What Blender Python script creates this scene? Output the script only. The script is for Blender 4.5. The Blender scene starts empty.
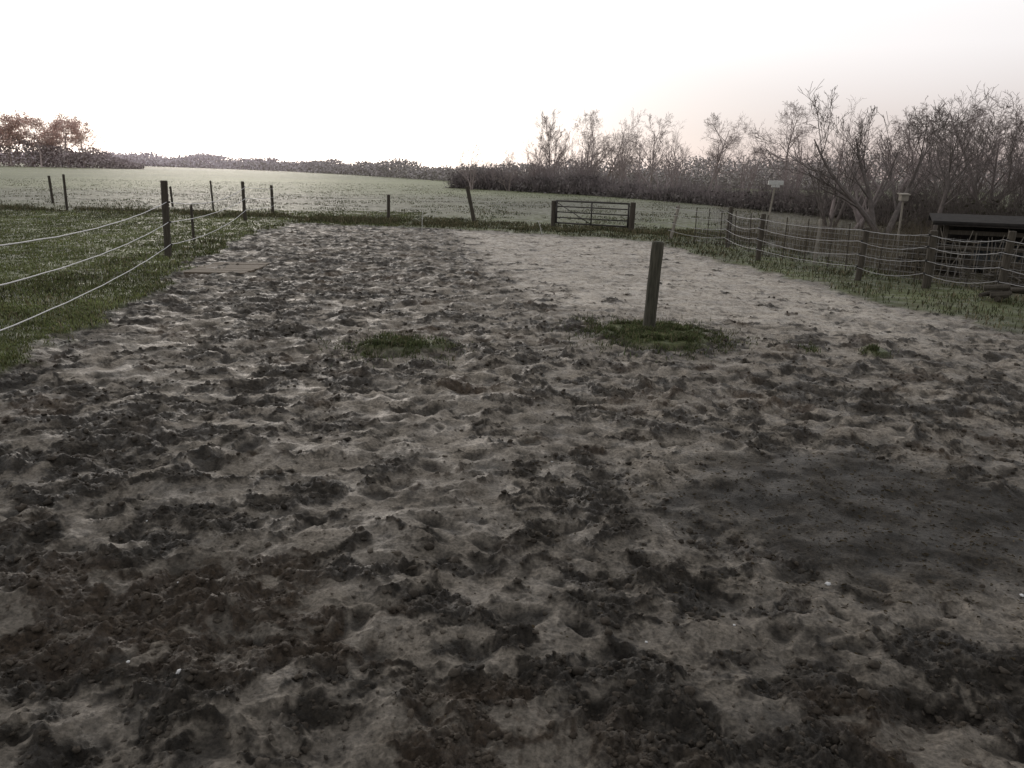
import bpy, math, random
import numpy as np
from mathutils import Vector, Matrix
random.seed(7); rng=np.random.default_rng(11)
scene=bpy.context.scene
scene.view_settings.view_transform='Standard'
scene.view_settings.look='None'
scene.view_settings.exposure=0

# ------------------------------------------------------------ noise
def h2(ix,iy,s):
    a=(ix.astype(np.int64)*374761393+iy.astype(np.int64)*668265263+s*974634777)&0xffffffff
    a=((a^(a>>13))*1274126177)&0xffffffff
    a=((a^(a>>15))*2246822519)&0xffffffff
    a=a^(a>>16)
    return (a&0xffffff).astype(np.float64)/float(0x1000000)
_t=np.arange(4096)*2*np.pi/4096
CT=np.cos(_t);ST=np.sin(_t)
def pn(x,y,s=0):
    xi=np.floor(x);yi=np.floor(y);fx=x-xi;fy=y-yi
    u=fx*fx*(3-2*fx);v=fy*fy*(3-2*fy)
    def g(dx,dy):
        a=(h2(xi+dx,yi+dy,s)*4096).astype(np.int32)
        return CT[a]*(fx-dx)+ST[a]*(fy-dy)
    n0=g(0,0)*(1-u)+g(1,0)*u
    n1=g(0,1)*(1-u)+g(1,1)*u
    return (n0*(1-v)+n1*v)*1.5
def fbm(x,y,s=0,o=4,gain=.5):
    t=0;a=1
    for i in range(o):
        t=t+a*pn(x*2**i+17.3*i,y*2**i-9.1*i,s+i*7);a*=gain
    return t
def ss(a,b,x):
    t=np.clip((x-a)/(b-a),0,1);return t*t*(3-2*t)
def cells(x,y,c,s,prof,prob=.8):
    X=x/c;Y=y/c;xi=np.floor(X);yi=np.floor(Y);tot=np.zeros_like(x)
    for dx in(-1,0,1):
        for dy in(-1,0,1):
            cx=xi+dx;cy=yi+dy
            h=h2(cx,cy,s);hq=h2(cx,cy,s+1);r=(h*97.3)%1;k=((hq*131.7)%1)<prob
            ex=X-cx-h;ey=Y-cy-hq
            a=(((h+hq)*53.1)%1*2048).astype(np.int32);ca=CT[a];sa=ST[a]
            lx=ex*ca+ey*sa;ly=(-ex*sa+ey*ca)*1.4
            tot+=np.where(k,prof(np.sqrt(lx*lx+ly*ly),r),0)
    return tot
def blob(x,y,cx,cy,sx,sy):
    return np.exp(-(((x-cx)/sx)**2+((y-cy)/sy)**2))

def inside(x,y):
    xl=np.interp(y,[-5,0,7.5,8.5,11.6,16.5,23.5,28.6],[-4.3,-4.7,-5.1,-5.2,-5.8,-6.9,-8.0,-8.3])
    xr=np.interp(y,[0,10.4,14.25,20.6,25],[9,7.0,6.2,4.9,4.3])
    yb=np.interp(x,[-8.2,-2.4,1.45,4.3],[28.8,28.0,26.0,25])
    return np.minimum(np.minimum(x-xl,xr-x),(yb-y)*.6)
def dirtmask(x,y):
    ins=inside(x,y)+.35*fbm(x*.9,y*.9,50,4)+.12*pn(x*6,y*6,55)
    patch=np.maximum(blob(x,y,1.85,9.75,.8,.9),.80*blob(x,y,-1.3,8.7,.7,.55))
    patch=np.maximum(patch,.75*blob(x,y,4.3,9.0,.22,.3))
    patch=ss(.42,.62,patch+.25*fbm(x*3,y*3,60,3))
    return ins,patch,ss(-.05,.25,ins)*(1-patch)
def flatz(x,y): return .03*fbm(x*.5,y*.5,92,3)+.035

def terrain(x,y):
    x=np.asarray(x,float);y=np.asarray(y,float)
    r=np.hypot(x,y)
    ins,patch,dirt=dirtmask(x,y)
    nb=fbm(x*.9,y*.9,44,4)
    light=ss(-.2,.9,x-np.interp(y,[9,11.5,20.5,28],[2.2,.35,-1.4,-2.6])+.7*nb)*ss(8.6,12.5,y+1.2*nb)
    w=-.48*light-.05+.40*blob(x,y,-4.2,15,2.9,9)-.34*blob(x,y,-4.4,8.6,.9,2.2)
    smooth=blob(x,y,2.3,4.5,1.5,1.15)
    smooth=ss(.3,.7,smooth+.18*fbm(x*2.5,y*2.5,33,3))
    w=w+.42*blob(x,y,3.1,6.9,1.8,.9)-.16*blob(x,y,-.7,5.6,1.6,1.6)+.40*blob(x,y,-1.4,3.2,1.4,.8)+.22*blob(x,y,1.3,2.3,2.2,.7)+.30*blob(x,y,-3.5,5,1.5,2)
    wx=x+.10*fbm(x*3,y*3,701,3);wy=y+.10*fbm(x*3,y*3,702,3)
    m0=fbm(x*.8,y*1.0,70,2)*.48+fbm(wx*2.8,wy*3.5,3,5,.66)*.85+w
    M=ss(-.18,.38,m0)
    z=.03*fbm(x*.8,y*.8,90,2)+.033*fbm(wx*2.3,wy*2.9,91,2)*(1-.75*light)
    def crater(d,r_):
        q=d/(.20+.18*r_)
        return -(.35+.65*r_)*np.exp(-q**2*1.3)+.38*np.exp(-((q-1.45)/.5)**2)
    w2x=x+.06*fbm(x*5,y*5,703,2);w2y=y+.06*fbm(x*5,y*5,704,2)
    c1=cells(w2x,w2y,.31,200,crater,.66)
    c2=cells(w2x+5,w2y,.55,300,crater,.34)
    near_s=(1-.62*light)*(1-.88*smooth)
    z=z+c1*.031*near_s+c2*.042*near_s
    def bump(d,r_):
        R=.22+.32*r_
        return np.sqrt(np.clip(1-(d/R)**2,0,1))*R*2
    vx=x+.03*pn(x*14,y*14,7);vy=y+.03*pn(x*14,y*14,8)
    b1=cells(vx,vy,.11,400,bump,.55)
    b2=cells(vx,vy,.045,500,bump,.6)
    rough=fbm(x*8,y*8,20,5,.66)
    rid=1-np.abs(fbm(wx*4.5,wy*4.5,25,4,.6))
    clod=M*(1-.94*smooth)
    z=z+clod*(.007+.010*b1+.007*b2+.023*rough+.024*(rid-.6))+(1-clod)*(.0060*rough+.0035*b2+.006*(rid-.6))*(1-.6*smooth)*(1-.25*light)
    z=z*dirt+(1-dirt)*flatz(x,y)*(r<600)
    z=z+patch*.02
    # ---- colour
    n=fbm(x*1.3,y*1.3,110,3)[...,None];nf=fbm(x*18,y*18,120,3,.65)[...,None]
    l1=light[...,None]
    sand=np.array([.222,.194,.160])*(1+.22*n+.22*nf)
    sand=sand*(1+np.array([.72,.76,.82])*l1)
    mud=np.array([.032,.0265,.0205])*(1+.4*nf)
    brown=np.array([.060,.043,.029])*(1+.35*nf)
    bm=ss(.0,.6,fbm(x*1.1,y*1.1,140,3)+.7*blob(x,y,-1.3,3.1,1.3,.7)-.1)[...,None]
    mud=mud*(1-bm)+brown*bm
    pitdark=ss(-.15,.6,-c1-.7*c2+.5*fbm(x*2.2,y*2.8,77,4,.6)-.15*b1)[...,None]*(1-.55*l1)  # darkens sand in hoof pits and noise patches, less on bumps
    sandd=sand*(1-.66*pitdark)
    mm=ss(.12,1.0,M+.45*fbm(wx*8,wy*8,130,4,.68))[...,None]*.95
    col=sandd*(1-mm)+mud*mm
    sp=ss(.25,.6,fbm(x*11,y*11,190,3,.7))[...,None]*.55
    col=col*(1-sp)+mud*1.1*sp
    sm=(smooth*(.86+.14*ss(-.4,.4,fbm(x*4,y*4,150,4))))[...,None]
    col=col*(1-sm)+np.array([.034,.029,.023])*(1+.35*nf)*sm
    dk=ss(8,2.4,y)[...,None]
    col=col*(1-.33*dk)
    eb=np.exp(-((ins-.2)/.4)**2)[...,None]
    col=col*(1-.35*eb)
    gn=fbm(x*.6,y*.6,160,3)[...,None]
    grass=np.array([.084,.096,.038])*(1+.4*gn+.3*nf)
    soil=np.array([.06,.05,.036])
    gs=ss(-.1,.5,fbm(x*2,y*2,165,3)-.05)[...,None]
    grass=grass*(1-.35*gs)+soil*.35*gs
    t1=ss(30,42,y+3*pn(x*.1,y*.1,170))[...,None]
    fieldA=np.array([.128,.130,.088])*(1+.35*fbm(x*.15,y*.05,171,4)[...,None])
    t2=ss(48,75,y+5*pn(x*.04,y*.04,172))[...,None]
    fieldB=np.array([.168,.182,.098])*(1+.20*fbm(x*.04,y*.012,173,4)[...,None]+.12*fbm(x*.3,y*.06,174,3)[...,None])
    t3=ss(110,500,y)[...,None]
    fieldC=np.array([.31,.295,.22])*(1+.12*fbm(x*.01,y*.004,175,3)[...,None])  # distance haze put into the far field as a paler colour
    g=grass*(1-t1)+fieldA*t1
    g=g*(1-t2)+fieldB*t2
    g=g*(1-t3)+fieldC*t3
    rg=ss(.4,1.6,x-np.interp(y,[0,12,16,25,35,60],[10,8.5,7.5,6.0,8,14]))*ss(75,55,y)
    rg=rg[...,None]
    litter=np.array([.080,.072,.048])*(1+.5*gn+.3*nf)
    g=g*(1-rg)+litter*rg
    D=dirt[...,None]
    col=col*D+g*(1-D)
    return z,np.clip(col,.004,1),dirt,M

# ------------------------------------------------------------ mesh utils
def mk(name,V,F,mats,cols=None,smooth=False,parent=None):
    me=bpy.data.meshes.new(name)
    V=np.asarray(V,np.float32);F=np.asarray(F,np.int32);k=F.shape[1]
    me.vertices.add(len(V));me.vertices.foreach_set('co',V.ravel())
    me.loops.add(F.size);me.loops.foreach_set('vertex_index',F.ravel())
    me.polygons.add(len(F));me.polygons.foreach_set('loop_start',np.arange(len(F),dtype=np.int32)*k)
    if smooth: me.polygons.foreach_set('use_smooth',np.ones(len(F),bool))
    me.update(calc_edges=True)
    if cols is not None:
        a=me.color_attributes.new('col','FLOAT_COLOR','POINT')
        c=np.ones((len(V),4),np.float32);c[:,:3]=cols
        a.data.foreach_set('color',c.ravel())
    me.materials.append(mats)
    ob=bpy.data.objects.new(name,me)
    scene.collection.objects.link(ob)
    if parent: ob.parent=parent
    return ob

class B:
    def __init__(s): s.v=[];s.f=[]
    def tube(s,pts,rad,n=6,cap=True,jit=0):
        base=len(s.v);m=len(pts)
        for i,p in enumerate(pts):
            a=pts[max(i-1,0)];b=pts[min(i+1,m-1)]
            d=(Vector(b)-Vector(a)).normalized()
            ref=Vector((1,0,0)) if abs(d.x)<.8 else Vector((0,1,0))
            u=d.cross(ref).normalized();w=d.cross(u)
            r=rad[i] if hasattr(rad,'__len__') else rad
            px,py,pz=p[0],p[1],p[2]
            for k in range(n):
                t=2*math.pi*k/n
                rr=r*(1+random.uniform(-jit,jit)) if jit else r
                c=math.cos(t)*rr;e=math.sin(t)*rr
                s.v.append((px+u.x*c+w.x*e,py+u.y*c+w.y*e,pz+u.z*c+w.z*e))
        for i in range(m-1):
            for k in range(n):
                a=base+i*n+k;b=base+i*n+(k+1)%n
                s.f.append((a,b,b+n,a+n))
        if cap:
            for row in (0,m-1):
                c=len(s.v);s.v.append(tuple(pts[row]))
                for k in range(n):
                    a=base+row*n+k;b=base+row*n+(k+1)%n
                    s.f.append((a,b,c) if row else (b,a,c))
    def box(s,c,size,rot=0,tilt=0):
        R=Matrix.Rotation(rot,3,'Z')@Matrix.Rotation(tilt,3,'X')
        b=len(s.v);x,y,z=[q/2 for q in size]
        for dx,dy,dz in((-1,-1,-1),(1,-1,-1),(1,1,-1),(-1,1,-1),(-1,-1,1),(1,-1,1),(1,1,1),(-1,1,1)):
            s.v.append((Vector(c)+R@Vector((dx*x,dy*y,dz*z)))[:])
        for f in((0,3,2,1),(4,5,6,7),(0,1,5,4),(1,2,6,5),(2,3,7,6),(3,0,4,7)):
            s.f.append(tuple(b+i for i in f))
    def obj(s,name,mat,parent=None,smooth=False,bevel=0):
        me=bpy.data.meshes.new(name);me.from_pydata(s.v,[],s.f);me.update()
        if smooth: me.polygons.foreach_set('use_smooth',np.ones(len(me.polygons),bool))
        me.materials.append(mat)
        ob=bpy.data.objects.new(name,me);scene.collection.objects.link(ob)
        if parent: ob.parent=parent
        if bevel:
            m=ob.modifiers.new('bev','BEVEL');m.width=bevel;m.segments=2
        return ob

def empty(name,loc=(0,0,0)):
    e=bpy.data.objects.new(name,None);e.location=loc;scene.collection.objects.link(e);return e

# ------------------------------------------------------------ materials
def mat(name,c1,c2=None,scale=8,rough=.8,bump=.3,bscale=40,stretch=(1,1,1),attr=False,vary=.3,spec=.3,bdist=.01,rvar=0):
    m=bpy.data.materials.new(name);m.use_nodes=True
    nt=m.node_tree;N=nt.nodes;L=nt.links
    p=N['Principled BSDF'];p.inputs['Roughness'].default_value=rough
    p.inputs['Specular IOR Level'].default_value=spec
    g=N.new('ShaderNodeNewGeometry')
    mp=N.new('ShaderNodeMapping');mp.inputs['Scale'].default_value=stretch
    L.new(g.outputs['Position'],mp.inputs['Vector'])
    no=N.new('ShaderNodeTexNoise');no.inputs['Scale'].default_value=scale;no.inputs['Detail'].default_value=6
    no.inputs['Roughness'].default_value=.65
    L.new(mp.outputs[0],no.inputs['Vector'])
    cr=N.new('ShaderNodeMapRange');cr.inputs[1].default_value=.32;cr.inputs[2].default_value=.68
    L.new(no.outputs['Fac'],cr.inputs[0])
    if attr:
        a=N.new('ShaderNodeAttribute');a.attribute_name='col'
        cr.inputs[3].default_value=1-vary;cr.inputs[4].default_value=1+vary
        vm=N.new('ShaderNodeVectorMath');vm.operation='SCALE'
        L.new(a.outputs['Color'],vm.inputs[0]);L.new(cr.outputs[0],vm.inputs['Scale'])
        L.new(vm.outputs[0],p.inputs['Base Color'])
    else:
        mx=N.new('ShaderNodeMix');mx.data_type='RGBA'
        mx.inputs[6].default_value=(*c1,1);mx.inputs[7].default_value=(*(c2 or c1),1)
        L.new(cr.outputs[0],mx.inputs[0]);L.new(mx.outputs[2],p.inputs['Base Color'])
    if rvar:
        n2=N.new('ShaderNodeTexNoise');n2.inputs['Scale'].default_value=3.5;n2.inputs['Detail'].default_value=5
        L.new(mp.outputs[0],n2.inputs['Vector'])
        r2=N.new('ShaderNodeMapRange');r2.inputs[1].default_value=.4;r2.inputs[2].default_value=.62
        r2.inputs[3].default_value=rough-rvar;r2.inputs[4].default_value=rough+.08
        L.new(n2.outputs['Fac'],r2.inputs[0]);L.new(r2.outputs[0],p.inputs['Roughness'])
    if bump:
        nb=N.new('ShaderNodeTexNoise');nb.inputs['Scale'].default_value=bscale;nb.inputs['Detail'].default_value=8
        nb.inputs['Roughness'].default_value=.7
        L.new(mp.outputs[0],nb.inputs['Vector'])
        bp=N.new('ShaderNodeBump');bp.inputs['Strength'].default_value=bump;bp.inputs['Distance'].default_value=bdist
        L.new(nb.outputs['Fac'],bp.inputs['Height']);L.new(bp.outputs[0],p.inputs['Normal'])
    return m
M_ground=mat('ground_mat',(0,0,0),attr=True,scale=55,rough=.80,bump=1.0,bscale=38,vary=.5,bdist=.02,spec=.22,rvar=.30)
M_clod=mat('clod_mat',(0,0,0),attr=True,scale=80,rough=.9,bump=.8,bscale=90,vary=.3,spec=.2,bdist=.006)
M_grass=mat('grass_mat',(0,0,0),attr=True,scale=2.5,rough=.9,bump=0,vary=.25,spec=.03)
M_wood=mat('weathered_wood',(.040,.034,.027),(.095,.082,.065),scale=18,rough=.85,bump=.7,bscale=40,stretch=(3,3,.25))
M_wood2=mat('mossy_wood',(.026,.027,.019),(.095,.088,.066),scale=12,rough=.85,bump=.8,bscale=30,stretch=(3,3,.3))
M_pale=mat('pale_wood',(.20,.18,.15),(.32,.29,.25),scale=18,rough=.8,bump=.5,stretch=(3,3,.3))
M_pole=mat('grey_poles',(.09,.08,.066),(.18,.16,.135),scale=18,rough=.85,bump=.3,stretch=(3,3,.3))
M_rope=mat('fence_rope_white',(.50,.50,.51),(.64,.64,.66),scale=60,rough=.6,bump=0)
M_rope2=mat('fence_rope_grey',(.38,.37,.37),(.52,.51,.51),scale=20,rough=.6,bump=0)
M_wire=mat('dull_wire',(.16,.15,.145),(.28,.27,.26),scale=30,rough=.5,bump=0)
M_ins=mat('black_insulator',(.015,.015,.015),(.03,.03,.03),rough=.5,bump=0)
M_gate=mat('gate_wood_dark',(.035,.033,.031),(.07,.062,.056),scale=25,rough=.7,bump=.2,spec=.3)
M_white=mat('white_paint',(.46,.46,.44),(.62,.62,.60),scale=15,rough=.5,bump=.1)
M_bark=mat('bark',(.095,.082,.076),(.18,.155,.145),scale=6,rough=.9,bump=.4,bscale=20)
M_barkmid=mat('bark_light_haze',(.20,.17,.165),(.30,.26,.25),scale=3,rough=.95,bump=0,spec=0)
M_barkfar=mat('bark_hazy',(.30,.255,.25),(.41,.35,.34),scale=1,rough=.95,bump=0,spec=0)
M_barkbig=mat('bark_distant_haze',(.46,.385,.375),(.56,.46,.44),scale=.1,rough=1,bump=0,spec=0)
M_thick=mat('thicket',(0,0,0),attr=True,scale=.8,rough=.95,bump=0,vary=.35,spec=.05)
M_stone=mat('pebble_white',(.45,.45,.45),(.65,.65,.65),scale=50,rough=.7,bump=.2)
M_board=mat('muddy_board',(.10,.080,.060),(.17,.138,.104),scale=5,rough=.85,bump=.5,bscale=25,stretch=(.5,3,1))
M_roof=mat('roof_felt',(.022,.020,.020),(.045,.041,.038),scale=8,rough=.95,bump=.3,spec=.1)
M_tarp=mat('dark_tarpaulin',(.02,.024,.028),(.04,.045,.05),scale=5,rough=.6,bump=.3)

# ------------------------------------------------------------ ground sheet
da=.0017
az=np.concatenate([np.arange(-math.pi,-.74,.06),np.arange(-.74,.74,da),np.arange(.74,math.pi,.06)])
rr=[.01,.2,.5,.8,1.1,1.35]
r=1.5
while r<34: rr.append(r);r*=1.0033
st=1.01
while r<6000:
    rr.append(r);r*=st;st=min(st*1.02,1.07)
rr=np.array(rr)
A,R=np.meshgrid(az,rr)
X=R*np.sin(A);Y=R*np.cos(A)
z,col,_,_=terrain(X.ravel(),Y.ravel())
nr,na=X.shape
idx=np.arange(nr*na).reshape(nr,na)
a=idx[:-1,:];b=idx[1:,:]
an=np.roll(a,-1,1);bn=np.roll(b,-1,1)
F=np.stack([a.ravel(),an.ravel(),bn.ravel(),b.ravel()],1)[:, ::-1]
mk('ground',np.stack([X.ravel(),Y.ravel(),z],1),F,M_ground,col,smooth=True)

def gz(x,y): return float(terrain(np.array([x]),np.array([y]))[0][0])

# ------------------------------------------------------------ clods
def ico(sub):
    import bmesh
    bm=bmesh.new();bmesh.ops.create_icosphere(bm,subdivisions=sub,radius=1)
    v=np.array([q.co[:] for q in bm.verts]);f=np.array([[w.index for w in q.verts] for q in bm.faces]);bm.free();return v,f
iv,jf=ico(2)
def rots(n):
    q=rng.normal(size=(n,4));q/=np.linalg.norm(q,axis=1)[:,None]
    w,x,y,z=q.T
    return np.stack([np.stack([1-2*(y*y+z*z),2*(x*y-z*w),2*(x*z+y*w)],1),np.stack([2*(x*y+z*w),1-2*(x*x+z*z),2*(y*z-x*w)],1),np.stack([2*(x*z-y*w),2*(y*z+x*w),1-2*(x*x+y*y)],1)],1)
def lumps(name,px,py,z,size,cols,m,sink=.1):
    n=len(px)
    RM=rots(n)
    V=iv[None]*(1+rng.uniform(-.32,.32,(n,len(iv),1)))
    V=V*rng.uniform(.5,1.3,(n,1,3))
    V=np.einsum('nij,nkj->nki',RM,V)*size[:,None,None]
    V[:,:,2]*=.7
    V+=np.stack([px,py,z+size*(.2-sink)],1)[:,None]
    Fa=jf[None]+(np.arange(n)*len(iv))[:,None,None]
    C=np.repeat(cols,len(iv),0)
    return mk(name,V.reshape(-1,3),Fa.reshape(-1,3),m,C)
n=75000
a_=rng.uniform(-.7,.7,n);r_=np.exp(rng.uniform(math.log(1.9),math.log(15),n))
px=r_*np.sin(a_);py=r_*np.cos(a_)
z_,c_,d_,m_=terrain(px,py)
keep=(d_>.8)&(rng.random(n)<(m_**1.3)*.24+.03)&(blob(px,py,2.3,4.5,1.4,1.1)<.5)
px=px[keep];py=py[keep];c_=c_[keep];z_=z_[keep]
size=np.exp(rng.normal(math.log(.0056),.5,len(px)))*(1+.09*np.hypot(px,py))
size=np.clip(size,.0025,.024)
cc=np.array([.040,.033,.026])*rng.uniform(.6,1.9,(len(px),1))*.6+c_*.4
lumps('mud_clods',px,py,z_,size,cc,M_clod)

pts=[(-1.30,2.66,.014),(-1.55,2.75,.010),(1.66,3.60,.014),(1.05,3.15,.010),(-1.62,3.4,.006),(3.3,4.1,.012),(.3,5.2,.008),(-2.1,4.1,.009),(.62,3.0,.006),(2.6,3.5,.01)]
px=np.array([p[0] for p in pts]);py=np.array([p[1] for p in pts]);sz=np.array([p[2] for p in pts])
lumps('pale_pebbles',px,py,terrain(px,py)[0],sz,np.ones((len(pts),3))*.6,M_stone,-.2)

# ------------------------------------------------------------ grass blades
def blades(name,px,py,h,w,colr,lean=.5,z=None,m=None):
    n=len(px)
    if z is None: z=terrain(px,py)[0]
    th=rng.uniform(0,2*math.pi,n);la=rng.uniform(0,2*math.pi,n);le=np.abs(rng.normal(0,lean,n))
    wx=np.cos(th)*w/2;wy=np.sin(th)*w/2
    lx=np.cos(la)*le*h;ly=np.sin(la)*le*h
    P=np.zeros((n,5,3))
    P[:,0]=np.stack([px-wx,py-wy,z-.01],1);P[:,1]=np.stack([px+wx,py+wy,z-.01],1)
    P[:,2]=np.stack([px-wx*.8+lx*.35,py-wy*.8+ly*.35,z+h*.6],1);P[:,3]=np.stack([px+wx*.8+lx*.35,py+wy*.8+ly*.35,z+h*.6],1)
    P[:,4]=np.stack([px+lx,py+ly,z+h*(1-.25*le)],1)
    f=np.array([[0,1,2],[1,3,2],[2,3,4]])
    Fa=f[None]+(np.arange(n)*5)[:,None,None]
    C=np.repeat(colr,5,0).reshape(n,5,3)*np.array([.65,.65,1.0,1.0,1.25])[None,:,None]
    return mk(name,P.reshape(-1,3),Fa.reshape(-1,3),m or M_grass,C.reshape(-1,3))
def gcol(n,base=(.172,.190,.082),dry=.06):
    c=np.array(base)*rng.uniform(.7,1.3,(n,1))*(1+rng.normal(0,.05,(n,3)))
    d=rng.random(n)<dry
    c[d]=np.array([.20,.17,.11])*rng.uniform(.6,1.2,(d.sum(),1))
    return np.clip(c,.01,1)
n=400000
a_=rng.uniform(-.95,.0,n);r_=np.exp(rng.uniform(math.log(6),math.log(38),n))
px=r_*np.sin(a_);py=r_*np.cos(a_)
k=(px<-4.2)&(rng.random(n)<.55+.7*ss(-.3,.3,fbm(px*1.2,py*1.2,500,3)));px=px[k];py=py[k]
d_=dirtmask(px,py)[2];k=d_<rng.uniform(.1,.75,len(px));px=px[k];py=py[k]
rr_=np.hypot(px,py)
hh=rng.uniform(.02,.05,len(px))*(1+.5*pn(px*1.5,py*1.5,501))
tone=(1+.38*fbm(px*.5,py*.5,502,3))[:,None]
blades('grass',px,py,hh,.0035+.0007*rr_,gcol(len(px))*tone,.75,flatz(px,py))
def patchpts(cx,cy,sx,sy,n):
    return cx+rng.normal(0,sx*.5,n),cy+rng.normal(0,sy*.5,n)
P=[patchpts(1.85,9.75,.80,.85,14500),patchpts(-1.3,8.7,.65,.55,3200),patchpts(4.3,9.0,.14,.15,500),patchpts(3.55,9.1,.14,.2,220),patchpts(1.0,10.6,.2,.4,200)]
px=np.concatenate([p[0] for p in P]);py=np.concatenate([p[1] for p in P])
hh=rng.uniform(.02,.075,len(px))*(1+.6*pn(px*5,py*5,9))
dn=fbm(px*4,py*4,77,3)
k=dn>-.22;px=px[k];py=py[k];hh=hh[k]
tone=(1+.4*fbm(px*4,py*4,503,2))[:,None]
blades('grass_tuft',px,py,hh,np.full(len(px),.009),gcol(len(px),(.088,.104,.048),.15)*tone,.9)
n=110000
x=rng.uniform(-9,13,n);y=rng.uniform(9,33,n)
i_=inside(x,y)+.3*fbm(x*.9,y*.9,50,4)
k=(i_<.12)&(i_>-3.0)&(x>-8.3)&((x<9)|(y<14))&(rng.random(n)<.6+.6*pn(x,y,4))
px=x[k];py=y[k];rr_=np.hypot(px,py)
hh=rng.uniform(.03,.11,len(px))*(1+.7*pn(px*1.1,py*1.1,31))
tone=(1+.5*fbm(px*.8,py*.8,504,3))[:,None]
blades('verge_grass',px,py,hh,.005+.0006*rr_,gcol(len(px),(.068,.072,.038),.3)*tone,.7)
n=26000
x=rng.uniform(-30,9,n);y=np.interp(x,[-30,-8,2,6],[34,31,28.5,27])+rng.normal(0,.8,n)+2.0*(x<-8)*rng.random(n)
k=(pn(x*.6,y*.6,88)>-.25)
px=x[k];py=y[k]
blades('rough_weeds',px,py,rng.uniform(.05,.18,len(px)),.018+0*px,gcol(len(px),(.085,.088,.048),.4),.6)
n=60000
a_=rng.uniform(-.8,.3,n);r_=np.exp(rng.uniform(math.log(32),math.log(110),n))
px=r_*np.sin(a_);py=r_*np.cos(a_)
k=(pn(px*.35,py*.35,61)+.5*pn(px*1.2,py*1.2,62)>.0);px=px[k];py=py[k]
blades('pasture_tufts',px,py,rng.uniform(.04,.10,len(px)),.03+0*px,gcol(len(px),(.125,.13,.082),.15),.8,flatz(px,py))
n=2500
x=rng.normal(2.3,1.0,n);y=rng.normal(4.4,.8,n)
blades('hay_litter',x,y,rng.uniform(.003,.008,n),rng.uniform(.008,.035,n),np.array([.085,.068,.043])*rng.uniform(.5,1.4,(n,1)),.6)

# ------------------------------------------------------------ posts / fences
def post(name,x,y,h,r,lean=(0,0),m=None,ropes=(),n=14,side=(-1,0)):
    b=B();z=gz(x,y)
    P=[];Rr=[]
    for t in (-.15,0,.12,.3,.5,.7,.88,.985,1.0):
        P.append((x+lean[0]*t,y+lean[1]*t,z+h*t));Rr.append(r*(1.04-.06*t)*(.86 if t==1.0 else 1)*(1+random.uniform(-.03,.03)))
    b.tube(P,Rr,n,jit=.04)
    e=b.obj(name,m or M_wood,smooth=False)
    if ropes:
        c=B()
        for q in ropes:
            t=q/h
            p=Vector((x+lean[0]*t,y+lean[1]*t,z+q))
            s=Vector((side[0],side[1],0)).normalized()
            c.tube([p,p+s*(r+.03)],.009,6);c.tube([p+s*(r+.02)-Vector((0,0,.02)),p+s*(r+.02)+Vector((0,0,.02))],.016,8)
        c.obj('insulators',M_ins,parent=e)
    return e
def rope(p,q,sag,r,n=18):
    b=B();pts=[]
    for i in range(n+1):
        t=i/n
        v=Vector(p).lerp(Vector(q),t);v.z-=sag*4*t*(1-t)+.004*math.sin(i*2.3);pts.append(v)
    b.tube(pts,r,6)
    return b
rl=(1.18,.75,.27)
L0=(-5.25,6.7);L1=(-7.67,17.2);L2=(-10.0,29.1);L3=(-10.4,33.8)
post('fence_post',*L0,1.5,.065,(0,0),ropes=rl,side=(1,0))
post('fence_post',*L1,1.63,.075,(.05,.03),ropes=rl,side=(1,0))
post('fence_post',-8.63,21.0,.93,.035,(0,0),ropes=(.8,),side=(1,0))
post('fence_post',*L2,1.4,.06,(.0,0),ropes=(1.2,.8,.4),side=(1,0))
post('fence_post',*L3,1.2,.06,(0,0),ropes=(1.05,))
ro=B()
def addropes(p,q,hs,hs2,sag,r,off=.08):
    for a,b_ in zip(hs,hs2):
        z0=gz(*p)+a;z1=gz(*q)+b_
        bb=rope((p[0]+off,p[1],z0),(q[0]+off,q[1],z1),sag*random.uniform(.6,1.4),r)
        o=len(ro.v);ro.v+=bb.v;ro.f+=[tuple(i+o for i in f) for f in bb.f]
addropes(L0,L1,rl,rl,.16,.0075)
addropes(L1,L2,rl,(1.2,.8,.4),.22,.008)
addropes(L2,L3,(1.2,.8,.4),(1.05,.7,.35),.03,.006)
ro.obj('electric_fence_rope',M_rope)
for x,y,h,r in((-18.6,32.7,1.45,.05),(-22.6,38.6,1.3,.06),(-16.5,38.0,.95,.05),(-5.2,32.2,.98,.065),(-13.4,35.0,1.3,.04)):
    post('fence_post',x,y,h,r,(random.uniform(-.04,.04),0))
post('fence_post',-1.62,31,1.4,.075,(-.30,0.05))
for x,y,h,l in((-2.98,25.,.72,.02),(.92,26.2,.45,-.18)):
    b=B();z=gz(x,y);b.tube([(x,y,z-.1),(x+l*.5,y,z+h*.5),(x+l,y,z+h)],.010,6)
    for q in (.4,.7,.95): b.tube([(x+l*q,y,z+h*q),(x+l*q+.05,y,z+h*q+.02)],.006,5)
    b.obj('electric_fence_stake',M_white)
GL=Vector((1.41,29.7,0));GR=Vector((4.11,28.0,0))
post('gate_post',GL.x,GL.y,.98,.085,(0,0));post('gate_post',GR.x,GR.y,1.02,.10,(.02,0))
g=empty('field_gate')
d=(GR-GL).normalized();a=GL+d*.13;c=GR-d*.14;zb=.10
b=B()
for hgt,rad in((.10,.030),(.30,.022),(.50,.022),(.70,.022),(.90,.032)):
    b.tube([a+Vector((0,0,zb+hgt)),c+Vector((0,0,zb+hgt))],rad,8)
b.obj('bars',M_gate,parent=g,smooth=True)
b=B()
for t in(0,.5,1):
    p=a.lerp(c,t);b.tube([p+Vector((0,0,zb+.07)),p+Vector((0,0,zb+.93))],.034 if t!=.5 else .028,8)
p=a.lerp(c,0);q=a.lerp(c,.5);off=d.cross(Vector((0,0,1)))*.05
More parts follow.
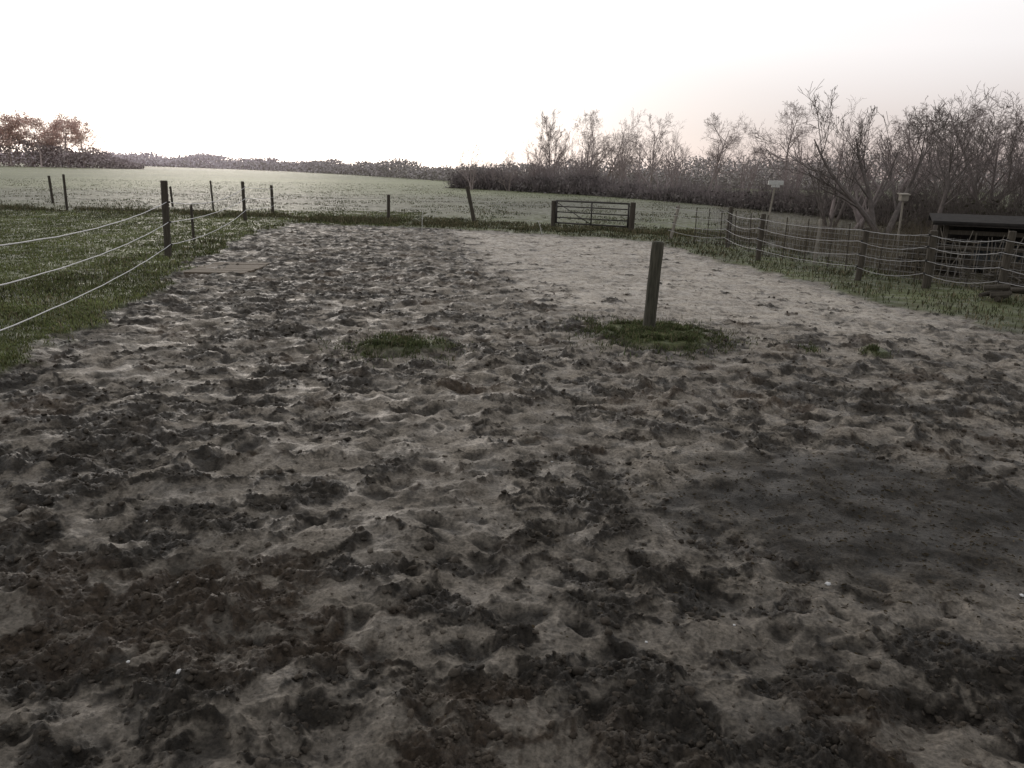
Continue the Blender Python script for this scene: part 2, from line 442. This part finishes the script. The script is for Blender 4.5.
b.tube([p+off+Vector((0,0,zb+.86)),q+off+Vector((0,0,zb+.12))],.014,8)
b.obj('frame',M_gate,parent=g,smooth=True)
b=B()
for hgt in(.2,.8):
    b.tube([c+Vector((0,0,zb+hgt)),GR+Vector((0,0,zb+hgt))],.014,6)
b.tube([a+Vector((0,0,zb+.6)),GL+Vector((0,0,zb+.6))],.01,6)
b.obj('hinges',M_gate,parent=g)

RF=[(5.01,25.3,1.05,.05,(.18,0),M_pale),(6.1,22.5,1.15,.065,(0,0),None),(5.95,19.1,1.12,.06,(.03,0),None),
    (6.91,15.6,1.05,.06,(.04,0),None),(7.85,14.75,1.08,.075,(-.02,0),None),(8.58,13.66,1.15,.065,(.03,0),None),(9.8,12.2,1.15,.07,(0,0),None)]
hs=(1.0,.78,.52,.28)
for x,y,h,r,l,m in RF: post('fence_post',x,y,h,r,l,m,ropes=hs,side=(-1,-.3))
post('fence_post',7.18,18.7,1.05,.035,(.03,0),M_pale)
ro=B()
for i in range(len(RF)-1):
    addropes(RF[i][:2],RF[i+1][:2],hs,hs,.08,.0050,-.1)
ro.obj('electric_fence_rope',M_rope2)
ro=B()
for p,q in((L3,(-5.2,32.2)),((-5.2,32.2),(-1.75,31)),((-1.75,31),(GL.x,GL.y)),((GR.x,GR.y),(5.01,25.3)),(( -18.6,32.7),L3),((-22.6,38.6),(-18.6,32.7))):
    addropes(p,q,(.85,.5),(.85,.5),.08,.004)
ro.obj('back_fence_wire',M_wire)
e=empty('wire_mesh_fence')
b=B();w_=B();path=[(5.6,24.5),(6.5,20.5),(7.4,17.4),(8.2,15.7),(9.2,14.6),(10.6,13.2),(12,12)]
for i in range(len(path)-1):
    p=Vector(path[i]);q=Vector(path[i+1]);L=(q-p).length;n=int(L/.12)
    for k in range(n):
        t=(k+random.uniform(-.1,.1))/n;w=p.lerp(q,t);h=random.uniform(.92,.98)
        if k%7==0: b.tube([(w.x,w.y,0),(w.x+random.uniform(-.04,.04),w.y,h+.12)],.016,5)
        else: w_.tube([(w.x,w.y,0.03),(w.x+random.uniform(-.015,.015),w.y,h)],.0038,4,cap=False)
    for h in(.08,.2,.32,.45,.58,.7,.82,.94):
        m=p.lerp(q,.5)
        w_.tube([(p.x,p.y,h),(m.x,m.y,h-.02),(q.x,q.y,h)],.0038,4,cap=False)
b.obj('stakes',M_wood,parent=e);w_.obj('netting',M_wire,parent=e)

post('wooden_post',1.75,9.84,1.13,.078,(.045,.02),M_wood2,n=20)

e=empty('signpost');z=gz(7.8,24.3)
b=B();b.tube([(7.70,24.3,z-.1),(7.78,24.3,z+.9),(7.86,24.3,z+1.78)],.032,8);b.obj('upright',M_pale,parent=e)
b=B();b.box((7.87,24.3,z+1.80),(.46,.07,.13));b.box((7.87,24.3,z+1.70),(.24,.06,.07));b.obj('board',M_white,parent=e,bevel=.01)
e=empty('nest_box_post');z=gz(10.9,22.5)
b=B();b.tube([(10.95,22.5,z-.1),(10.93,22.5,z+1.45)],.03,8);b.obj('upright',M_pale,parent=e)
b=B();b.box((10.93,22.5,z+1.50),(.20,.18,.16));b.box((10.93,22.5,z+1.60),(.28,.26,.03),0,.12);b.obj('box',M_pale,parent=e)

e=empty('animal_shelter')
b=B()
for x,y in((9.6,17.6),(12.2,16.4),(10.1,18.8),(12.8,17.6)):
    b.box((x,y,.56),(.10,.10,1.12),-.43)
b.obj('posts',M_wood,parent=e)
b=B()
b.box((11.2,17.6,1.19),(3.5,1.9,.035),-.43,.06);b.box((10.83,16.78,1.12),(3.5,.05,.09),-.43);b.box((11.5,18.4,1.15),(3.4,.05,.12),-.43)
b.obj('roof',M_roof,parent=e)
b=B()
for i in range(5):
    b.box((11.45,18.2,.15+i*.19),(2.9,.025,.165),-.43)
for i in range(5):
    b.box((12.55,17.0,.15+i*.19),(.025,1.3,.165),-.43)
b.obj('wall_boards',M_roof,parent=e)
b=B()
for i in range(3):
    b.box((10.9,17.0,.28+i*.32),(2.85,.03,.09),-.43)
b.obj('rails',M_wood,parent=e)
b=B()
for i in range(14):
    b.box((9.1+random.uniform(-.1,.1),17.0+random.uniform(-.2,.2),.05+i*.045),(1.3,.16,.04),-.43+random.uniform(-.12,.12))
b.obj('plank_stack',M_wood)
q=(np.array([10.9,17.7,.3])+iv*np.array([.9,.5,.45])*(1+rng.uniform(-.12,.12,(len(iv),1))))
tp_=mk('tarpaulin_heap',q,jf,M_tarp,smooth=True);sm_=tp_.modifiers.new('s','SUBSURF');sm_.levels=1;sm_.render_levels=1
b=B()
for i in range(26):
    x=random.uniform(8.6,11.5);y=15.9-(x-8.6)*.75+random.uniform(0,.9);h=random.uniform(.6,1.15);lx=random.uniform(-.4,.4);ly=random.uniform(-.2,.3)
    b.tube([(x,y,0),(x+lx*.5,y+ly*.5,h*.55),(x+lx,y+ly,h)],[.014,.011,.007],5)
b.obj('pole_stack',M_pole)
b=B()
for i in range(70):
    x=random.gauss(9.6,.5);y=random.gauss(14.9,.25);an=random.uniform(0,6.28);L=random.uniform(.5,1.2);zz=random.uniform(.02,.4)
    b.tube([(x-L/2*math.cos(an),y-L/2*math.sin(an),zz),(x,y,zz+.1),(x+L/2*math.cos(an),y+L/2*math.sin(an),zz+random.uniform(-.1,.25))],[.012,.009,.004],4)
b.obj('brushwood_pile',M_wood)
b=B()
for i in range(9):
    x=8.45+random.uniform(-.25,.35);y=13.25+random.uniform(-.15,.2);z=.08+random.uniform(0,.2);an=random.uniform(-.6,.6)
    L=random.uniform(.25,.45);b.tube([(x-L/2*math.cos(an),y-L/2*math.sin(an),z),(x+L/2*math.cos(an),y+L/2*math.sin(an),z+random.uniform(-.05,.12))],random.uniform(.03,.06),8)
b.obj('log_pile',M_wood)
b=B()
for i in range(5):
    b.box((-5.7+i*.003,14.8+i*.33,.020+random.uniform(-.004,.004)),(1.15+random.uniform(-.08,.08),.315,.05),.03)
b.obj('wooden_board',M_board,bevel=.008)

# ------------------------------------------------------------ trees
def tree_mesh(seed,kids=(9,7,6,4),spread=.6,up=.04,tr=.016,minr=.0008,low=.25,forks=1,lenf=.62):
    rd=random.Random(seed);b=B();tips=[]
    def grow(p,d,L,r,lev):
        n=[7,5,4,3,2][lev]
        pts=[p.copy()];rad=[r];q=p.copy();dd=d.copy();dirs=[d.copy()]
        for i in range(n):
            j=[.08,.12,.14,.16,.2][lev]
            dd=(dd+Vector((rd.gauss(0,j),rd.gauss(0,j),rd.gauss(0,j)*.7+up))).normalized()
            q=q+dd*(L/n);pts.append(q.copy());rad.append(max(r*(1-.85*(i+1)/n),minr));dirs.append(dd.copy())
        b.tube(pts,rad,[7,5,3,3,3][lev],cap=False)
        if lev<len(kids):
            lo=low if lev==0 else .2
            for c in range(kids[lev]):
                t=lo+(1-lo)*(c+rd.random())/kids[lev]
                t=min(t,.999);f=t*n;i=int(f);pp=pts[i].lerp(pts[i+1],f-i);bd=dirs[i+1]
                perp=bd.cross(Vector((rd.gauss(0,1),rd.gauss(0,1),rd.gauss(0,1)))).normalized()
                s=spread*rd.uniform(.6,1.3)
                cd=(bd*math.cos(s)+perp*math.sin(s)).normalized()
                grow(pp,cd,L*lenf*rd.uniform(.65,1.15)*(1-.4*t),max(rad[i]*rd.uniform(.45,.68),minr),lev+1)
        else: tips.append(q.copy())
    for k in range(forks):
        dd=Vector((rd.gauss(0,.10),rd.gauss(0,.10),1)) if forks==1 else Vector((rd.gauss(0,.35),rd.gauss(0,.35),1))
        grow(Vector((rd.gauss(0,.02)*(forks>1),rd.gauss(0,.02)*(forks>1),-.02)),dd.normalized(),.8*(1 if forks==1 else rd.uniform(.7,1)),tr,0)
    V=np.array(b.v);top=V[:,2].max();V/=top
    me=bpy.data.meshes.new('tree_mesh%d'%seed);me.from_pydata(V.tolist(),[],b.f);me.update()
    return me,np.array([t[:] for t in tips])/top
TM=[tree_mesh(1,spread=.7),tree_mesh(2,spread=.85,kids=(10,8,6,4)),tree_mesh(3,spread=.5,low=.15,kids=(13,8,6,4)),tree_mesh(4,forks=3,kids=(7,7,5,4),tr=.013,spread=.65),
    tree_mesh(5,spread=.95,low=.3,kids=(9,8,7,5)),tree_mesh(6,forks=4,kids=(7,6,5,4),tr=.012,spread=.75),tree_mesh(8,forks=2,kids=(9,7,6,4),tr=.015,spread=.7),
    tree_mesh(21,kids=(7,5,4,3),spread=.62,tr=.022,minr=.0010,lenf=.72,up=.08),tree_mesh(22,forks=3,kids=(5,5,4,2),spread=.55,tr=.019,minr=.0010,lenf=.7,up=.08),
    tree_mesh(23,kids=(8,5,4,2),spread=.8,tr=.024,minr=.0010,lenf=.75,up=.09,low=.35),tree_mesh(24,forks=5,kids=(4,4,3,2),spread=.5,tr=.014,minr=.0010,lenf=.65,up=.06)]
VAR={}
def tree(name,x,y,H,vi,m,wid=1):
    if (vi,m.name) not in VAR:
        me=TM[vi][0].copy();me.materials.clear();me.materials.append(m);VAR[(vi,m.name)]=me
    o=bpy.data.objects.new(name,VAR[(vi,m.name)]);o.location=(x,y,0);o.scale=(H*wid,H*wid,H);o.rotation_euler=(0,0,random.uniform(0,6.28))
    scene.collection.objects.link(o);return o
for x,y,H,v,w in((3.6,90,9.0,2,.9),(4.4,92,7.4,2,1),(6.6,90,7.4,8,1),(8.4,95,9.6,4,.9),(9.8,94,9.2,6,.9),(11,85,7.2,9,.9),(12.3,84,6.9,8,1),(13.4,80,8.0,0,1),(15.3,75,7.0,7,1),(16.2,68,7.4,4,1.0),(17.4,69,6.8,9,1),
    (17.6,62,4.8,10,1),(-4.9,86,5.1,5,.9),(-3,88,3.8,10,1.1),(-.8,84,4.4,5,1),(1,84,5.2,8,1),(2.2,86,5.6,5,1),(10,80,5.6,10,1),(12.5,70,5.2,8,1),(5.2,84,6.0,6,1),(7.6,88,8.0,7,.9),(14.2,72,5.4,10,1)):
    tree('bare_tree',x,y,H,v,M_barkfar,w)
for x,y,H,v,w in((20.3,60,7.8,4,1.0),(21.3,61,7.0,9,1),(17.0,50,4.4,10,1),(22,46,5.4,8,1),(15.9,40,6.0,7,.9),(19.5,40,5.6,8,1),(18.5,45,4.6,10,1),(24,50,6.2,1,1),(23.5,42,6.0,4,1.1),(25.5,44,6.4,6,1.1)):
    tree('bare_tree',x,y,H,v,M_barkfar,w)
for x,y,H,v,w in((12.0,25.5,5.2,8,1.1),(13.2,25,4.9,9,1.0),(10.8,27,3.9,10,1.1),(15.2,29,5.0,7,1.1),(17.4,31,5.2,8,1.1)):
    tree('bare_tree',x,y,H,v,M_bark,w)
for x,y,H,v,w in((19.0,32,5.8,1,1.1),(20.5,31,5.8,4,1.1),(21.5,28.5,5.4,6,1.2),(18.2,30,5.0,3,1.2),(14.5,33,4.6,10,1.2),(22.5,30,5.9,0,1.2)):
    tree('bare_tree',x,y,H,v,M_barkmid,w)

def twigs(bx,by,bz,L,r,colr,lean=.45):
    n=len(bx);la=rng.uniform(0,2*math.pi,n);le=np.abs(rng.normal(0,lean,n));cu=rng.normal(0,.25,(n,2))
    P=[]
    for t in(0,.35,.7,1.):
        P.append(np.stack([bx+np.cos(la)*le*L*t+cu[:,0]*L*t*t,by+np.sin(la)*le*L*t+cu[:,1]*L*t*t,bz+L*t*(1-.2*le*t)],1))
    V=np.zeros((n,12,3))
    for i,t in enumerate((1,.75,.5,.15)):
        for k in range(3):
            a=2*math.pi*k/3
            V[:,i*3+k]=P[i]+np.stack([np.cos(a)*r*t,np.sin(a)*r*t,0*r],1)
    f=[]
    for i in range(3):
        for k in range(3): f.append([i*3+k,i*3+(k+1)%3,i*3+3+(k+1)%3,i*3+3+k])
    Fa=np.array(f)[None]+(np.arange(n)*12)[:,None,None]
    return V.reshape(-1,3),Fa.reshape(-1,4),np.repeat(colr,12,0)
def leafquads(c,s,colr):
    n=len(c);RM=rots(n)
    q=np.array([[-1,-1,0],[1,-1,0],[1,1,0],[-1,1,0]])*.5
    q=q[None]*s[:,None,None]*rng.uniform(.5,1.3,(n,4,1))
    V=np.einsum('nij,nkj->nki',RM,q)+c[:,None]
    return V.reshape(-1,3),np.arange(n*4).reshape(n,4),np.repeat(colr,4,0)
def along(path,n):
    P=np.array(path);s=np.r_[0,np.cumsum(np.hypot(*np.diff(P[:,:2],axis=0).T))]
    u=rng.random(n)*s[-1]
    return [np.interp(u,s,P[:,i]) for i in range(P.shape[1])],u
hp=[(-7,94,1.7,2),(0,86,1.7,2.2),(8,75,1.55,2.5),(14,60,1.2,2.5),(17,48,1.15,2.5),(18,38,1.25,2.5),(16.5,30,1.3,2.2),(15,24,1.2,2),(16,18,1.3,2),(20,12,1.5,2)]
hfun=lambda u:1+.75*pn(u*.22,u*0+.5,900)+.6*pn(u*.8,u*0+.5,901)
(o,u)=along(hp,38000)
x=o[0]+rng.normal(0,.5,len(u))*o[3]*.7;y=o[1]+rng.normal(0,.5,len(u))*o[3]*.7
Ht=o[2]*hfun(u)*1.35
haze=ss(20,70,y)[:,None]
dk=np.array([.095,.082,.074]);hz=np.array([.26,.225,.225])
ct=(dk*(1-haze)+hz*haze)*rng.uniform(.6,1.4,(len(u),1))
V1,F1,C1=twigs(x,y,rng.uniform(0,.7,len(u)),Ht*np.abs(rng.normal(.5,.40,len(u)))*.8,.0035+.00012*y,ct,.42)
(o,u)=along(hp,30000)
x=o[0]+rng.normal(0,.5,len(u))*o[3]*.6;y=o[1]+rng.normal(0,.5,len(u))*o[3]*.6
zz=o[2]*hfun(u)*rng.random(len(u))**1.7*.75
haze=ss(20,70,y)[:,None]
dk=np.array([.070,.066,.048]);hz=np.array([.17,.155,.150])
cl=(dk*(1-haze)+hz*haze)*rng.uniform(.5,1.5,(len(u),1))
V2,F2,C2=leafquads(np.stack([x,y,zz],1),.05+.0018*y,cl)
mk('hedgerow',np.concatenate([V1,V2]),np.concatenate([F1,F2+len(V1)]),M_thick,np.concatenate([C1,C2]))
n=12000
x=rng.uniform(7.0,15,n);y=rng.uniform(13,28,n)
k=(x>np.interp(y,[13,16,22,26],[10,8.3,7.2,6.6]))&(pn(x*.8,y*.8,45)>-.1)
x=x[k];y=y[k];m_=len(x)
V1,F1,C1=twigs(x,y,np.zeros(m_),rng.uniform(.2,.95,m_),np.full(m_,.0045),np.array([.11,.093,.068])*rng.uniform(.5,1.7,(m_,1)),.35)
mk('garden_scrub',V1,F1,M_thick,C1)

dp=[(-1500,1500,20,14),(-700,1000,15,12),(-430,800,13,9),(-250,600,9.5,7),(-150,450,7,6),(-92,345,5.2,4),(-45,240,4.0,3),(-22,180,3.2,3),(-9,150,3.2,3),(10,140,4,4),(60,150,6,5),(200,200,8,6)]
P=np.array(dp)
n=110000
ang=np.arctan2(P[:,0],P[:,1]);ta=rng.uniform(ang[0],ang[-1],n)
o=[np.interp(ta,ang,P[:,i]) for i in range(4)]
dist=np.hypot(o[0],o[1])
x=o[0]+rng.normal(0,.5,n)*o[3];y=o[1]+rng.normal(0,.5,n)*o[3]*2
hf=.85+.4*pn(ta*40,ta*0+.5,300)+.3*pn(ta*130,ta*0+.5,301)+.2*pn(ta*320,ta*0+.5,302)
zz=o[2]*np.maximum(hf,.3)*rng.random(n)
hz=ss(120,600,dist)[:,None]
c_=(np.array([.42,.385,.38])*(1-hz)+np.array([.76,.69,.73])*hz)*rng.uniform(.92,1.08,(n,1))  # haze painted in: tree colour gets paler and mauver with distance
V2,F2,C2=leafquads(np.stack([x,y,zz],1),dist*.0018,c_)
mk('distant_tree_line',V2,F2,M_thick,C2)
n=18000
x=rng.uniform(-235,-135,n)
hh=np.interp(x,[-235,-185,-172,-163,-150,-143,-135],[13,12,9.5,7,5.5,3.5,1.5])*(1+.3*pn(x*.12,x*0+.5,5)+.2*pn(x*.4,x*0+.5,6))
y=285+rng.uniform(-6,6,n)
V2,F2,C2=leafquads(np.stack([x,y,hh*rng.random(n)**.9],1),np.full(n,.5),np.array([.50,.43,.435])*rng.uniform(.8,1.15,(n,1)))
mk('hazy_copse',V2,F2,M_thick,C2)
for x,H,v,w in((-172,19,6,1.3),(-157,18.5,1,1.2),(-183,19,1,1.2),(-196,20,4,1.1),(-165,17,4,1.2),(-177,17.5,0,1.3),(-152,16,0,1.2)):
    t=tree('oak_tree',x,278+(x%5),H,v,M_barkbig,w)
    tp=TM[v][1];ids=rng.integers(0,len(tp),3400)
    c=tp[ids]+rng.normal(0,.026,(3400,3))
    c=c[(c[:,2]>.38)]
    V2,F2,C2=leafquads(c,np.full(len(c),.014),np.array([.78,.58,.52])*rng.uniform(.8,1.15,(len(c),1)))  # leaf colour paled to carry haze and backlight
    lv=mk('leaves',V2,F2,M_thick,C2);lv.parent=t

# ------------------------------------------------------------ world
sun_el=math.radians(11);sun_az=math.radians(-20)
w=bpy.data.worlds.new('World');scene.world=w;w.use_nodes=True
N=w.node_tree.nodes;L=w.node_tree.links
for q in list(N): N.remove(q)
out=N.new('ShaderNodeOutputWorld')
sky=N.new('ShaderNodeTexSky');sky.sky_type='NISHITA';sky.sun_disc=False
sky.sun_elevation=sun_el;sky.sun_rotation=sun_az;sky.dust_density=1;sky.air_density=1
hs_=N.new('ShaderNodeHueSaturation');hs_.inputs['Saturation'].default_value=.3;L.new(sky.outputs[0],hs_.inputs['Color'])
b1=N.new('ShaderNodeBackground');b1.inputs[1].default_value=.05;L.new(hs_.outputs[0],b1.inputs[0])
tc=N.new('ShaderNodeTexCoord');sx=N.new('ShaderNodeSeparateXYZ');L.new(tc.outputs['Generated'],sx.inputs[0])
cr=N.new('ShaderNodeValToRGB');L.new(sx.outputs['Z'],cr.inputs[0])
el=cr.color_ramp.elements
el[0].position=0.0;el[0].color=(.30,.20,.20,1)
el[1].position=1;el[1].color=(.56,.56,.57,1)
for p_,c_ in((.05,(.40,.32,.32)),(.14,(.74,.69,.69)),(.3,(1.0,.98,.97))):
    q=el.new(p_);q.color=(*c_,1)
dt=N.new('ShaderNodeVectorMath');dt.operation='DOT_PRODUCT';L.new(tc.outputs['Generated'],dt.inputs[0])
dt.inputs[1].default_value=(math.sin(sun_az),math.cos(sun_az),0)
mr=N.new('ShaderNodeMapRange');mr.inputs[1].default_value=-1;mr.inputs[2].default_value=.7;mr.inputs[3].default_value=.45;mr.inputs[4].default_value=1.0
L.new(dt.outputs['Value'],mr.inputs[0])
b2=N.new('ShaderNodeBackground');L.new(cr.outputs[0],b2.inputs[0]);L.new(mr.outputs[0],b2.inputs[1])
ad=N.new('ShaderNodeAddShader');L.new(b1.outputs[0],ad.inputs[0]);L.new(b2.outputs[0],ad.inputs[1]);L.new(ad.outputs[0],out.inputs[0])
sd=bpy.data.lights.new('sun','SUN');sd.energy=.65;sd.angle=math.radians(14);sd.color=(1,.90,.80)
so=bpy.data.objects.new('sun',sd);scene.collection.objects.link(so)
dirv=Vector((math.sin(sun_az)*math.cos(sun_el),math.cos(sun_az)*math.cos(sun_el),math.sin(sun_el)))
so.rotation_euler=dirv.to_track_quat('Z','Y').to_euler()

# ------------------------------------------------------------ camera
cd=bpy.data.cameras.new('camera');cam=bpy.data.objects.new('camera',cd);scene.collection.objects.link(cam)
cd.sensor_width=36;cd.lens=27.18;cd.clip_end=20000;cd.clip_start=.05
cam.matrix_world=Matrix.Translation((0,0,2.0))@Matrix.Rotation(math.radians(90-15.34),4,'X')@Matrix.Rotation(math.radians(1.3),4,'Z')
scene.camera=cam
